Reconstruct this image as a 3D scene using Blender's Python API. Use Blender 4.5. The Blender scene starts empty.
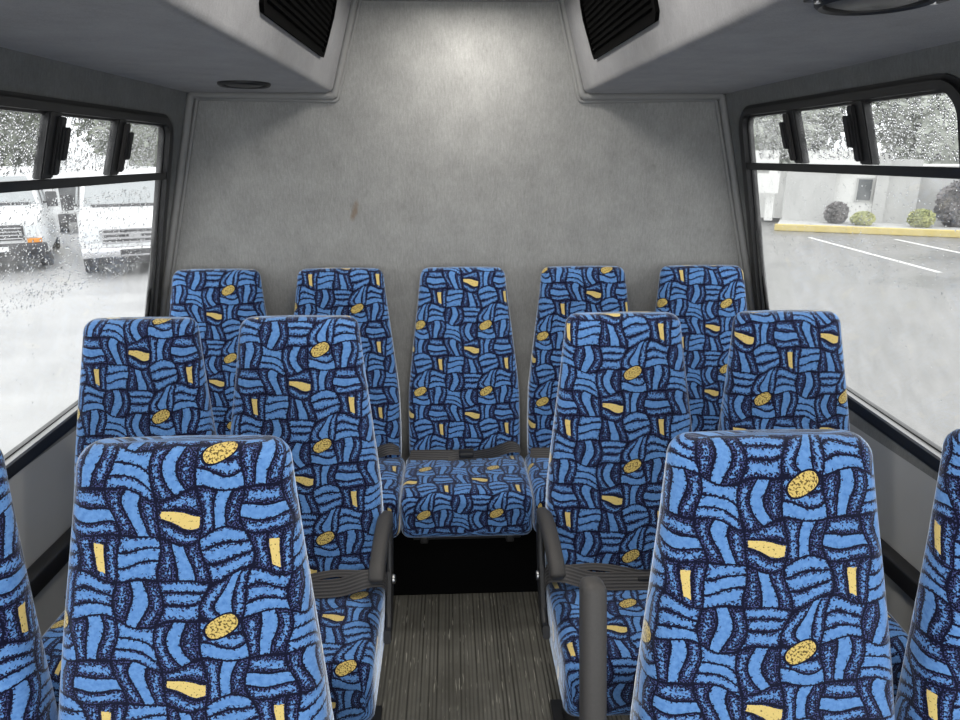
import bpy, bmesh, math, random
from mathutils import Vector, Matrix

D = bpy.data
SC = bpy.context.scene
COL = SC.collection
PI = math.pi

# ------------------------------------------------------------------ camera, world, exposure
def make_camera():
    cd = D.cameras.new('camera'); cd.sensor_width = 36; cd.lens = 36*681/960; cd.clip_end = 300; cd.clip_start = 0.02
    co = D.objects.new('camera', cd); COL.objects.link(co); SC.camera = co
    p, y, r = math.radians(16.67), math.radians(2.46), math.radians(-0.07)
    fwd = Vector((math.sin(y)*math.cos(p), math.cos(y)*math.cos(p), -math.sin(p)))
    right = Vector((math.cos(y), -math.sin(y), 0)); up = right.cross(fwd)
    r2 = right*math.cos(r)+up*math.sin(r); u2 = -right*math.sin(r)+up*math.cos(r)
    m = Matrix((r2, u2, -fwd)).transposed().to_4x4(); m.translation = (-0.045, 0, 1.57)
    co.matrix_world = m
make_camera()

SC.view_settings.view_transform = 'Standard'
SC.view_settings.look = 'None'
SC.view_settings.exposure = 0.0
SC.view_settings.gamma = 1.0
SC.view_settings.use_curve_mapping = False

SKY_STRENGTH = 2.4
w = D.worlds.new('overcast'); SC.world = w; w.use_nodes = True
wn = w.node_tree; wn.nodes.clear()
wo = wn.nodes.new('ShaderNodeOutputWorld'); wb = wn.nodes.new('ShaderNodeBackground')
wtc = wn.nodes.new('ShaderNodeTexCoord'); wsp = wn.nodes.new('ShaderNodeSeparateXYZ')
wr = wn.nodes.new('ShaderNodeValToRGB')
wr.color_ramp.elements[0].position = 0.48; wr.color_ramp.elements[0].color = (0.80, 0.82, 0.84, 1)
wr.color_ramp.elements[1].position = 0.75; wr.color_ramp.elements[1].color = (1.0, 1.0, 1.0, 1)
wm = wn.nodes.new('ShaderNodeMath'); wm.operation = 'MULTIPLY_ADD'; wm.inputs[1].default_value = .5; wm.inputs[2].default_value = .5
wn.links.new(wtc.outputs['Generated'], wsp.inputs[0]); wn.links.new(wsp.outputs['Z'], wm.inputs[0])
wn.links.new(wm.outputs[0], wr.inputs[0]); wn.links.new(wr.outputs[0], wb.inputs[0])
wb.inputs[1].default_value = SKY_STRENGTH; wn.links.new(wb.outputs[0], wo.inputs[0])

def area_light(name, loc, target, sx, sy, power, color=(1, 1, 1)):
    l = D.lights.new(name, 'AREA'); l.shape = 'RECTANGLE'; l.size = sx; l.size_y = sy; l.energy = power; l.color = color
    o = D.objects.new(name, l); COL.objects.link(o); o.location = loc
    o.rotation_euler = (Vector(target)-Vector(loc)).to_track_quat('-Z', 'Y').to_euler()
    return o
# daylight coming in through the windscreen and the front doors, behind the camera
area_light('windscreen_daylight', (0, -2.6, 1.55), (0, 2, 0.9), 2.0, 1.1, 54, (0.95, 0.98, 1.0))

# ------------------------------------------------------------------ node helpers
class NT:
    def __init__(s, name):
        s.m = D.materials.new(name); s.m.use_nodes = True; s.t = s.m.node_tree; s.t.nodes.clear()
        s.out = s.t.nodes.new('ShaderNodeOutputMaterial')
    def n(s, typ, **kw):
        nd = s.t.nodes.new(typ)
        for k, v in kw.items(): setattr(nd, k, v)
        return nd
    def put(s, sock, v):
        if isinstance(v, bpy.types.NodeSocket): s.t.links.new(v, sock)
        elif isinstance(v, (tuple, list)) and hasattr(sock.default_value, '__len__'):
            v = list(v)
            if len(sock.default_value) == 4 and len(v) == 3: v.append(1)
            sock.default_value = v
        else: sock.default_value = v
    def ma(s, op, a, b=None, c=None, clamp=False):
        nd = s.n('ShaderNodeMath', operation=op); nd.use_clamp = clamp
        s.put(nd.inputs[0], a)
        if b is not None: s.put(nd.inputs[1], b)
        if c is not None: s.put(nd.inputs[2], c)
        return nd.outputs[0]
    def xyz(s, v):
        nd = s.n('ShaderNodeSeparateXYZ'); s.put(nd.inputs[0], v); return nd.outputs
    def comb(s, x, y, z):
        nd = s.n('ShaderNodeCombineXYZ')
        for i, v in enumerate((x, y, z)): s.put(nd.inputs[i], v)
        return nd.outputs[0]
    def mix(s, f, a, b):
        nd = s.n('ShaderNodeMix', data_type='RGBA'); s.put(nd.inputs[0], f); s.put(nd.inputs[6], a); s.put(nd.inputs[7], b); return nd.outputs[2]
    def fmix(s, f, a, b):
        nd = s.n('ShaderNodeMix', data_type='FLOAT'); s.put(nd.inputs[0], f); s.put(nd.inputs[2], a); s.put(nd.inputs[3], b); return nd.outputs[0]
    def noise(s, vec, scale, detail=2, rough=.5, dims='3D', W=None, out='Fac'):
        nd = s.n('ShaderNodeTexNoise', noise_dimensions=dims); s.put(nd.inputs['Vector'], vec) if vec is not None else None
        if W is not None: s.put(nd.inputs['W'], W)
        nd.inputs['Scale'].default_value = scale; nd.inputs['Detail'].default_value = detail; nd.inputs['Roughness'].default_value = rough
        return nd.outputs[out]
    def obj(s): return s.n('ShaderNodeTexCoord').outputs['Object']
    def vmul(s, v, k):
        nd = s.n('ShaderNodeVectorMath', operation='MULTIPLY'); s.put(nd.inputs[0], v); nd.inputs[1].default_value = k; return nd.outputs[0]
    def ramp(s, f, lo, hi):
        nd = s.n('ShaderNodeMapRange'); nd.clamp = True; s.put(nd.inputs[0], f); nd.inputs[1].default_value = lo; nd.inputs[2].default_value = hi; return nd.outputs[0]
    def bump(s, h, strength, dist):
        nd = s.n('ShaderNodeBump'); s.put(nd.inputs['Height'], h); nd.inputs['Strength'].default_value = strength; nd.inputs['Distance'].default_value = dist; return nd.outputs[0]
    def pbr(s, col, rough=.6, metal=0, normal=None, spec=.5, **kw):
        p = s.n('ShaderNodeBsdfPrincipled'); s.put(p.inputs['Base Color'], col); s.put(p.inputs['Roughness'], rough); s.put(p.inputs['Metallic'], metal)
        s.put(p.inputs['Specular IOR Level'], spec)
        if normal is not None: s.put(p.inputs['Normal'], normal)
        for k, v in kw.items(): s.put(p.inputs[k.replace('_', ' ')], v)
        s.t.links.new(p.outputs[0], s.out.inputs[0]); return p

def srgb(r, g, b):
    f = lambda c: (c/255/12.92) if c <= 10 else ((c/255+.055)/1.055)**2.4
    return (f(r), f(g), f(b))

def plain(name, col, rough=.6, metal=0, spec=.5, var=.12, scale=40, bump=0.0):
    t = NT(name); v = t.noise(t.obj(), scale, 3)
    k = t.ma('MULTIPLY_ADD', v, 2*var, 1-var)
    nd = t.n('ShaderNodeVectorMath', operation='SCALE'); nd.inputs[0].default_value = col; t.put(nd.inputs[3], k)
    t.pbr(nd.outputs[0], rough, metal, t.bump(v, .3, bump) if bump else None, spec)
    return t.m

# ------------------------------------------------------------------ materials
def fabric_material():
    t = NT('woven_blue_fabric'); T = 0.248
    uvn = t.n('ShaderNodeUVMap'); uvn.uv_map = 'cloth'; u, v, _ = t.xyz(uvn.outputs[0])
    at = t.n('ShaderNodeAttribute', attribute_type='OBJECT', attribute_name='fabric_offset'); ox, oy, _ = t.xyz(at.outputs['Vector'])
    p = t.ma('DIVIDE', t.ma('SUBTRACT', u, ox), T); q = t.ma('DIVIDE', t.ma('SUBTRACT', v, oy), T)
    A = t.ma('MULTIPLY', p, 2*PI); B = t.ma('MULTIPLY', q, 2*PI)
    def wave(a, kp, kq, ph):
        return t.ma('MULTIPLY', t.ma('SINE', t.ma('ADD', t.ma('MULTIPLY_ADD', A, kp, ph), t.ma('MULTIPLY', B, kq))), a)
    def tot(*w_):
        r_ = w_[0]
        for x_ in w_[1:]: r_ = t.ma('ADD', r_, x_)
        return r_
    wx = tot(wave(.09, 0, 1, 1.0), wave(.07, 1, 2, 2.3), wave(.05, 2, -3, .5))
    wy = tot(wave(.09, 1, 0, .3), wave(.09, 2, -1, 4.0), wave(.05, 3, 2, 1.9))
    # regular swelling: across-bundles wide, up-and-down bundles waisted
    P = t.ma('ADD', t.ma('MULTIPLY_ADD', t.ma('SUBTRACT', p, .023), 4, 102.5), wx)
    Q = t.ma('ADD', t.ma('MULTIPLY_ADD', t.ma('SUBTRACT', q, .085), 4, 100.5), wy)
    i = t.ma('FLOOR', P); j = t.ma('FLOOR', Q); x = t.ma('SUBTRACT', P, i); y = t.ma('SUBTRACT', Q, j)
    im = t.ma('FLOORED_MODULO', i, 4); jm = t.ma('FLOORED_MODULO', j, 4)
    H = t.ma('SUBTRACT', 1, t.ma('FLOORED_MODULO', t.ma('ADD', i, j), 2))
    def rnd(z):
        nd = t.n('ShaderNodeTexWhiteNoise', noise_dimensions='3D'); t.put(nd.inputs[0], t.comb(im, jm, z)); return nd.outputs[0]
    r1 = rnd(7.3); r2 = rnd(3.1)
    across = t.fmix(H, x, y); along = t.fmix(H, y, x)
    al = t.ma('SUBTRACT', along, .5)
    cur = t.ma('MULTIPLY', t.ma('MULTIPLY', t.ma('MULTIPLY', al, al), 4), t.fmix(t.ma('MULTIPLY', t.ma('COMPARE', im, 1, .1), t.ma('COMPARE', jm, 1, .1)), t.ma('MULTIPLY_ADD', r1, -.50, .16), .02))
    c11 = t.ma('MULTIPLY', t.ma('COMPARE', im, 1, .1), t.ma('COMPARE', jm, 1, .1))
    tilt = t.ma('MULTIPLY', al, t.fmix(c11, t.ma('MULTIPLY_ADD', r2, .30, -.15), -.38))
    s = t.ma('MULTIPLY', t.ma('ADD', across, t.ma('ADD', t.ma('MULTIPLY', cur, t.ma('MULTIPLY', t.ma('MULTIPLY', across, t.ma('SUBTRACT', 1, across)), 4)), t.ma('MULTIPLY', tilt, t.ma('MULTIPLY', t.ma('MULTIPLY', across, t.ma('SUBTRACT', 1, across)), 4)))), 3)
    idx = t.ma('FLOOR', s); sf = t.ma('SUBTRACT', s, idx)
    dl = t.ma('MINIMUM', sf, t.ma('SUBTRACT', 1, sf))                         # stripe edge, in stripes (21 mm)
    da = t.ma('MULTIPLY', t.ma('MINIMUM', along, t.ma('SUBTRACT', 1, along)), 3)
    fine = t.noise(t.comb(u, v, 0), 270, 2, .55)
    mid = t.noise(t.comb(u, v, 3), 130, 2, .6)
    wob = t.ma('MULTIPLY', t.ma('SUBTRACT', mid, .5), .10)
    line = t.ma('MINIMUM', dl, da)
    isl = t.ma('LESS_THAN', t.ma('ADD', line, wob), .074)
    ismid = t.ma('COMPARE', idx, 1, .1)
    rs = rnd(t.ma('MULTIPLY', idx, 1.7))
    bV = t.fmix(ismid, t.ma('MULTIPLY_ADD', rs, .28, -.04), .78)
    bH = t.ma('MULTIPLY_ADD', rs, .42, .36)
    def cell(a, b): return t.ma('MULTIPLY', t.ma('COMPARE', im, a, .1), t.ma('COMPARE', jm, b, .1))
    c11, c31, c32 = cell(1, 1), cell(3, 1), cell(3, 2)
    bH = t.fmix(c11, bH, .18); bH = t.fmix(c31, bH, t.fmix(ismid, .25, .85))
    bV = t.fmix(c32, bV, .12)
    b = t.fmix(H, bV, bH)
    # the stipple gathers at the stripe edges
    b = t.ma('ADD', b, t.ma('MULTIPLY', t.ma('SUBTRACT', t.ma('MINIMUM', line, .40), .22), 2.0))
    b = t.ma('ADD', b, t.ma('MULTIPLY', t.ma('SUBTRACT', mid, .5), .55))
    thr = t.ma('MULTIPLY_ADD', fine, 2.1, -.60)
    lit = t.ramp(t.ma('SUBTRACT', b, thr), -.05, .05)
    grain = t.noise(t.comb(u, v, 9), 430, 0)
    dark = t.mix(t.ramp(grain, .5, .66), srgb(9, 11, 30), srgb(68, 77, 124))
    blue = t.mix(t.ramp(mid, .25, .75), srgb(76, 121, 180), srgb(106, 150, 204))
    col = t.mix(lit, dark, blue)
    # yellow flecks
    inlen = t.ma('GREATER_THAN', t.ma('ADD', t.ma('MINIMUM', along, t.ma('SUBTRACT', 1, along)), wob), .07)
    inlen = t.ma('MULTIPLY', inlen, t.ma('LESS_THAN', t.ma('ABSOLUTE', t.ma('ADD', t.ma('SUBTRACT', along, .5), wob)), t.fmix(H, .30, .44)))
    ybar = t.ma('MULTIPLY', t.ma('MULTIPLY', t.ma('ADD', c11, c32, clamp=True), ismid), t.ma('MULTIPLY', inlen, t.ma('GREATER_THAN', t.ma('ADD', dl, wob), .15)))
    ystip = t.ramp(fine, .30, .40)
    col = t.mix(isl, col, srgb(13, 15, 38))
    col = t.mix(ybar, col, t.mix(ystip, srgb(92, 76, 50), srgb(214, 190, 118)))
    # oval fleck, centred on the tile origin and tilted
    pc = t.ma('SUBTRACT', p, t.ma('ROUND', p)); qc = t.ma('SUBTRACT', q, t.ma('ROUND', q))
    ca_, sa_ = math.cos(math.radians(-28)), math.sin(math.radians(-28))
    ex = t.ma('DIVIDE', t.ma('ADD', t.ma('MULTIPLY', pc, ca_), t.ma('MULTIPLY', qc, sa_)), .098)
    ey = t.ma('DIVIDE', t.ma('SUBTRACT', t.ma('MULTIPLY', qc, ca_), t.ma('MULTIPLY', pc, sa_)), .056)
    ed = t.ma('ADD', t.ma('ADD', t.ma('POWER', t.ma('ABSOLUTE', ex), 2.4), t.ma('POWER', t.ma('ABSOLUTE', ey), 2.4)), wob)
    col = t.mix(t.ma('LESS_THAN', ed, 1.45), col, srgb(13, 15, 38))
    col = t.mix(t.ma('LESS_THAN', ed, 1.0), col, t.mix(t.ramp(fine, .42, .50), srgb(96, 78, 44), srgb(208, 183, 108)))
    h = t.ma('ADD', t.ma('MULTIPLY', fine, .6), t.ma('MULTIPLY', t.ramp(line, 0, .2), .5))
    t.pbr(col, .95, 0, t.bump(h, .5, .0015), .15, Sheen_Weight=.85, Sheen_Roughness=.35, Sheen_Tint=(.75, .85, 1))
    return t.m

def felt_material(name, base, stain=False, weave=1.0):
    t = NT(name); o = t.obj(); x, y, z = t.xyz(o)
    f = t.noise(o, 420, 2, .7); m = t.noise(o, 9, 3, .6)
    wv = t.noise(t.vmul(o, (1.0, 1.0, .25)), 160, 2, .6)
    k = t.ma('ADD', t.ma('ADD', t.ma('MULTIPLY', f, .50), t.ma('MULTIPLY', m, .40)), t.ma('MULTIPLY', wv, .40*weave))
    k = t.ma('ADD', k, .36-.20*weave)
    nd = t.n('ShaderNodeVectorMath', operation='SCALE'); nd.inputs[0].default_value = base; t.put(nd.inputs[3], k)
    col = nd.outputs[0]
    if stain:
        dx = t.ma('DIVIDE', t.ma('ADD', x, t.ma('MULTIPLY_ADD', z, -.25, .412+.34)), .014); dz = t.ma('DIVIDE', t.ma('SUBTRACT', z, 1.37), .045)
        d = t.ma('ADD', t.ma('ADD', t.ma('MULTIPLY', dx, dx), t.ma('MULTIPLY', dz, dz)), t.ma('MULTIPLY', t.noise(o, 45, 3), 1.6))
        col = t.mix(t.ma('MULTIPLY', t.ramp(d, 1.9, .9), .6), col, srgb(120, 96, 70))
    t.pbr(col, .95, 0, t.bump(t.ma('ADD', f, wv), .5, .001), .2, Sheen_Weight=.15)
    return t.m

M = {}
M['fabric'] = fabric_material()
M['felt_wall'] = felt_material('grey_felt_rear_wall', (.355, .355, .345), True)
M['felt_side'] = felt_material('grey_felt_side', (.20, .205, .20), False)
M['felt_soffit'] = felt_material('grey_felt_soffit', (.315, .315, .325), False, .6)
M['panel'] = plain('grey_vinyl_side_panel', (.38, .38, .37), .5, var=.06, scale=8)
M['trim'] = plain('grey_vinyl_trim', (.24, .24, .235), .6, var=.05)
M['rubber'] = plain('black_window_rubber', (.012, .012, .013), .38, var=.2)
M['black'] = plain('black_plastic', (.011, .011, .012), .5, var=.2)
M['lip'] = plain('grey_window_lip', (.26, .26, .26), .35, .3, var=.05)
M['matte'] = plain('matte_black_grille', (.002, .002, .002), .95, spec=.05)
M['arm'] = plain('charcoal_armrest_foam', (.042, .039, .037), .62, var=.15, scale=200, bump=.0006)
M['steel'] = plain('brushed_steel', (.55, .55, .55), .3, 1, var=.1)
M['darksteel'] = plain('black_painted_steel', (.015, .015, .016), .45, .0, var=.2)
M['seat_shade'] = plain('black_under_seat_shade', (.003, .003, .003), 1.0, spec=.05, var=.4, scale=200)  # near-black colour that paints the shade below the back seats
M['skin'] = plain('white_bus_skin', (.6, .6, .6), .4, var=.03)
def webbing():
    t = NT('charcoal_seat_belt_webbing'); uvn = t.n('ShaderNodeUVMap'); uvn.uv_map = 'cloth'; u, v, _ = t.xyz(uvn.outputs[0])
    s = t.ma('SINE', t.ma('MULTIPLY', v, 2*PI/.0085)); f = t.noise(t.comb(u, v, 0), 500, 1)
    k = t.ma('ADD', t.ma('MULTIPLY', s, .02), t.ma('MULTIPLY', f, .05))
    c = t.ma('ADD', k, .014); t.pbr(t.comb(c, t.ma('MULTIPLY', c, .92), t.ma('MULTIPLY', c, .9)), .55, 0, t.bump(s, .6, .0008)); return t.m
M['web'] = webbing()
def floor_mat():
    t = NT('ribbed_rubber_floor'); o = t.obj(); x, y, z = t.xyz(o)
    wob = t.noise(t.vmul(o, (3, .5, 1)), 6, 2)
    rib = t.ma('SINE', t.ma('MULTIPLY', t.ma('ADD', x, t.ma('MULTIPLY', wob, .004)), 2*PI/.0125))
    irr = t.noise(t.vmul(o, (60, .5, 1)), 1.6, 2, .6)
    fl = t.noise(t.vmul(o, (95, 5, 1)), 2.0, 2, .6)
    dirt = t.noise(o, 5, 4, .6)
    base = t.mix(t.ramp(dirt, .3, .7), (.084, .080, .066), (.150, .143, .122))
    base = t.mix(t.ma('MULTIPLY', t.ramp(rib, .35, -.7), t.ramp(irr, .35, .62)), base, (.030, .028, .022))
    base = t.mix(t.ma('MULTIPLY', t.ramp(fl, .64, .70), .8), base, (.40, .38, .32))
    t.pbr(base, .55, 0, t.bump(rib, .5, .0012), .4); return t.m
M['floor'] = floor_mat()
def asphalt():
    t = NT('wet_asphalt'); o = t.obj(); x_ = t.xyz(o)[0]; f = t.noise(o, 30, 3, .7); m = t.noise(o, .35, 4, .6); st = t.noise(t.vmul(o, (.12, .6, 1)), 1.2, 3)
    wet = t.ramp(t.ma('ADD', t.ma('MULTIPLY', m, .6), t.ma('MULTIPLY', st, .4)), .38, .62)
    col = t.mix(wet, (.19, .187, .18), (.13, .13, .13))
    col = t.mix(t.ma('MULTIPLY', t.ramp(f, .3, .7), .25), col, (.29, .285, .28))
    col = t.mix(t.ramp(t.ma('ADD', x_, t.ma('MULTIPLY', m, 3)), 3.5, -3.5), col, t.mix(wet, (.42, .42, .42), (.30, .30, .305)))   # van side painted paler, standing in for sky glare on the wet ground
    t.pbr(col, t.fmix(wet, .55, .28), 0, t.bump(f, .25, .01), .5); return t.m
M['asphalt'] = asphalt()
M['line'] = plain('white_road_paint', (.75, .75, .73), .5)
M['curb'] = plain('yellow_curb_paint', srgb(205, 186, 118), .6, var=.15, scale=6)
M['vanwhite'] = plain('white_van_paint', (.80, .81, .82), .3, var=.02)
M['vanglass'] = plain('sky_pale_van_glass', (.34, .36, .37), .08, spec=.9, var=.1)  # pale base colour stands in for sky reflected in the van windows
M['busglass'] = plain('dark_bus_glass', (.10, .105, .11), .15)
M['vanblack'] = plain('black_van_bumper', (.03, .03, .035), .5)
M['chrome'] = plain('chrome', (.7, .7, .72), .18, 1)
M['headlamp'] = plain('clear_headlamp', (.72, .75, .78), .1)
M['orange'] = plain('orange_turn_signal', srgb(235, 150, 35), .3)
M['tyre'] = plain('black_tyre', (.02, .02, .022), .8)
M['bwhite'] = plain('white_render_wall', (.78, .78, .76), .8, var=.04, scale=3)
M['bgrey'] = plain('grey_render_wall', (.50, .50, .49), .85, var=.06, scale=3)
M['bglass'] = plain('dark_building_glass', (.10, .11, .115), .15)
M['bark'] = plain('brown_bark', (.09, .07, .05), .9, var=.3)
def leaf(name, a, b):
    t = NT(name); f = t.noise(t.obj(), 3, 3); t.pbr(t.mix(t.ramp(f, .3, .7), a, b), .7); return t.m
M['leaf'] = leaf('wet_tree_leaves', (.17, .19, .15), (.34, .37, .30))
M['leafpale'] = leaf('pale_tree_leaves', (.32, .34, .30), (.55, .57, .52))
M['bushgreen'] = leaf('yellow_green_hedge', (.30, .33, .12), (.46, .46, .20))
M['bushdark'] = leaf('dark_shrub', (.10, .10, .10), (.20, .18, .18))
def glass():
    t = NT('window_glass'); tr = t.n('ShaderNodeBsdfTransparent'); tr.inputs[0].default_value = (.97, .98, .98, 1)
    gl = t.n('ShaderNodeBsdfGlossy'); gl.inputs['Roughness'].default_value = .03
    df = t.n('ShaderNodeBsdfTranslucent'); df.inputs[0].default_value = (.9, .9, .9, 1)
    fr = t.n('ShaderNodeFresnel'); fr.inputs[0].default_value = 1.3
    m0 = t.n('ShaderNodeMixShader'); f = t.noise(t.obj(), 14, 4, .6)
    t.put(m0.inputs[0], t.ma('MULTIPLY', t.ramp(f, .3, .8), .10)); t.put(m0.inputs[1], tr.outputs[0]); t.put(m0.inputs[2], df.outputs[0])
    mx = t.n('ShaderNodeMixShader'); t.put(mx.inputs[0], t.ma('MULTIPLY', fr.outputs[0], .08)); t.put(mx.inputs[1], m0.outputs[0]); t.put(mx.inputs[2], gl.outputs[0])
    t.t.links.new(mx.outputs[0], t.out.inputs[0]); return t.m
M['glass'] = glass()
def water():
    t = NT('rain_water'); g = t.n('ShaderNodeBsdfRefraction'); g.inputs['IOR'].default_value = 1.33; g.inputs['Roughness'].default_value = 0
    gl = t.n('ShaderNodeBsdfGlossy'); gl.inputs['Roughness'].default_value = .02
    fr = t.n('ShaderNodeFresnel'); fr.inputs[0].default_value = 1.33; mx = t.n('ShaderNodeMixShader')
    t.put(mx.inputs[0], fr.outputs[0]); t.put(mx.inputs[1], g.outputs[0]); t.put(mx.inputs[2], gl.outputs[0]); t.t.links.new(mx.outputs[0], t.out.inputs[0]); return t.m
M['water'] = water()
def lampmat():
    t = NT('lit_lamp_lens'); e = t.n('ShaderNodeEmission'); e.inputs[0].default_value = (1, .97, .9, 1); e.inputs[1].default_value = 6; t.t.links.new(e.outputs[0], t.out.inputs[0]); return t.m
M['lamp'] = lampmat()

# ------------------------------------------------------------------ mesh helpers
def link(name, bm, mats, parent=None, smooth=False, loc=None):
    me = D.meshes.new(name); bmesh.ops.recalc_face_normals(bm, faces=bm.faces); bm.to_mesh(me); bm.free()
    if not isinstance(mats, (list, tuple)): mats = [mats]
    for m in mats: me.materials.append(m)
    if smooth:
        for p in me.polygons: p.use_smooth = True
        try: me.set_sharp_from_angle(angle=math.radians(40))
        except Exception: pass
    o = D.objects.new(name, me); COL.objects.link(o)
    if parent: o.parent = parent
    if loc: o.location = loc
    return o
def empty(name, loc, rz=0):
    o = D.objects.new(name, None); COL.objects.link(o); o.location = loc; o.rotation_euler = (0, 0, rz); o.empty_display_size = .1; return o
def tag(o, label=None, cat=None, group=None, kind=None):
    if label: o['label'] = label
    if cat: o['category'] = cat
    if group: o['group'] = group
    if kind: o['kind'] = kind
    return o
def inst(name, me, parent, loc=None):
    o = D.objects.new(name, me); COL.objects.link(o); o.parent = parent
    if loc: o.location = loc
    return o
def box(bm, x0, x1, y0, y1, z0, z1, bev=0, mi=0, xf=None):
    vs = [bm.verts.new((x, y, z)) for x in (x0, x1) for y in (y0, y1) for z in (z0, z1)]
    fs = [bm.faces.new([vs[k] for k in q]) for q in ((0, 1, 3, 2), (4, 6, 7, 5), (0, 4, 5, 1), (2, 3, 7, 6), (0, 2, 6, 4), (1, 5, 7, 3))]
    for f in fs: f.material_index = mi
    if bev:
        es = list({e for f in fs for e in f.edges})
        r = bmesh.ops.bevel(bm, geom=es, offset=bev, segments=3, affect='EDGES', profile=.5)
    if xf:
        pass
    return vs
def prism(bm, poly, a0, a1, axis='Y', mi=0):
    def mk(p, a):
        if axis == 'Y': return (p[0], a, p[1])
        if axis == 'X': return (a, p[0], p[1])
        return (p[0], p[1], a)
    A = [bm.verts.new(mk(p, a0)) for p in poly]; B = [bm.verts.new(mk(p, a1)) for p in poly]; n = len(poly)
    fs = [bm.faces.new(A), bm.faces.new(B[::-1])]+[bm.faces.new((A[k], B[k], B[(k+1) % n], A[(k+1) % n])) for k in range(n)]
    for f in fs: f.material_index = mi
def tube(bm, pts, r, seg=10, caps=True):
    pts = [Vector(p) for p in pts]; rings = []
    up = None
    for k, p in enumerate(pts):
        d = ((pts[min(k+1, len(pts)-1)]-pts[max(k-1, 0)])).normalized()
        if up is None: up = d.orthogonal().normalized()
        up = (up-d*up.dot(d)).normalized(); s = d.cross(up); rr = r[k] if isinstance(r, (list, tuple)) else r
        rings.append([bm.verts.new(p+up*math.cos(a)*rr+s*math.sin(a)*rr) for a in [2*PI*i/seg for i in range(seg)]])
    for a, b in zip(rings, rings[1:]):
        for i in range(seg): bm.faces.new((a[i], a[(i+1) % seg], b[(i+1) % seg], b[i]))
    if caps: bm.faces.new(rings[0][::-1]); bm.faces.new(rings[-1])
def sweep_rect(bm, pts, wv, w, th, uv=False):
    """flat strap: pts centre line, wv width direction at each point, w width, th thickness"""
    lay = bm.loops.layers.uv.get('cloth') or bm.loops.layers.uv.new('cloth')
    pts = [Vector(p) for p in pts]; rings = []; s = 0; S = []
    for k, p in enumerate(pts):
        d = (pts[min(k+1, len(pts)-1)]-pts[max(k-1, 0)]).normalized(); wd = Vector(wv[k] if isinstance(wv, list) else wv)
        wd = (wd-d*wd.dot(d)).normalized(); n = d.cross(wd)
        if k: s += (p-pts[k-1]).length
        S.append(s)
        rings.append([bm.verts.new(p+wd*a*w/2+n*b*th/2) for a, b in ((-1, -1), (0, -1.6), (1, -1), (1, 1), (0, 1.6), (-1, 1))])
    V = (0, w/2, w, w, w/2, 0)
    for k in range(len(rings)-1):
        for i in range(6):
            j = (i+1) % 6; f = bm.faces.new((rings[k][i], rings[k][j], rings[k+1][j], rings[k+1][i]))
            for l, (uu, vv) in zip(f.loops, ((S[k], V[i]), (S[k], V[j]), (S[k+1], V[j]), (S[k+1], V[i]))): l[lay].uv = (uu, vv)
    bm.faces.new(rings[0][::-1]); bm.faces.new(rings[-1])
def spline(pts, n=6):
    P = [Vector(p) for p in pts]; P = [2*P[0]-P[1]]+P+[2*P[-1]-P[-2]]; out = []
    for k in range(1, len(P)-2):
        for i in range(n):
            t = i/n; a, b, c, d = P[k-1], P[k], P[k+1], P[k+2]
            out.append(.5*((2*b)+(c-a)*t+(2*a-5*b+4*c-d)*t*t+(3*b-3*c+d-a)*t**3))
    out.append(P[-2]); return out

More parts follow.
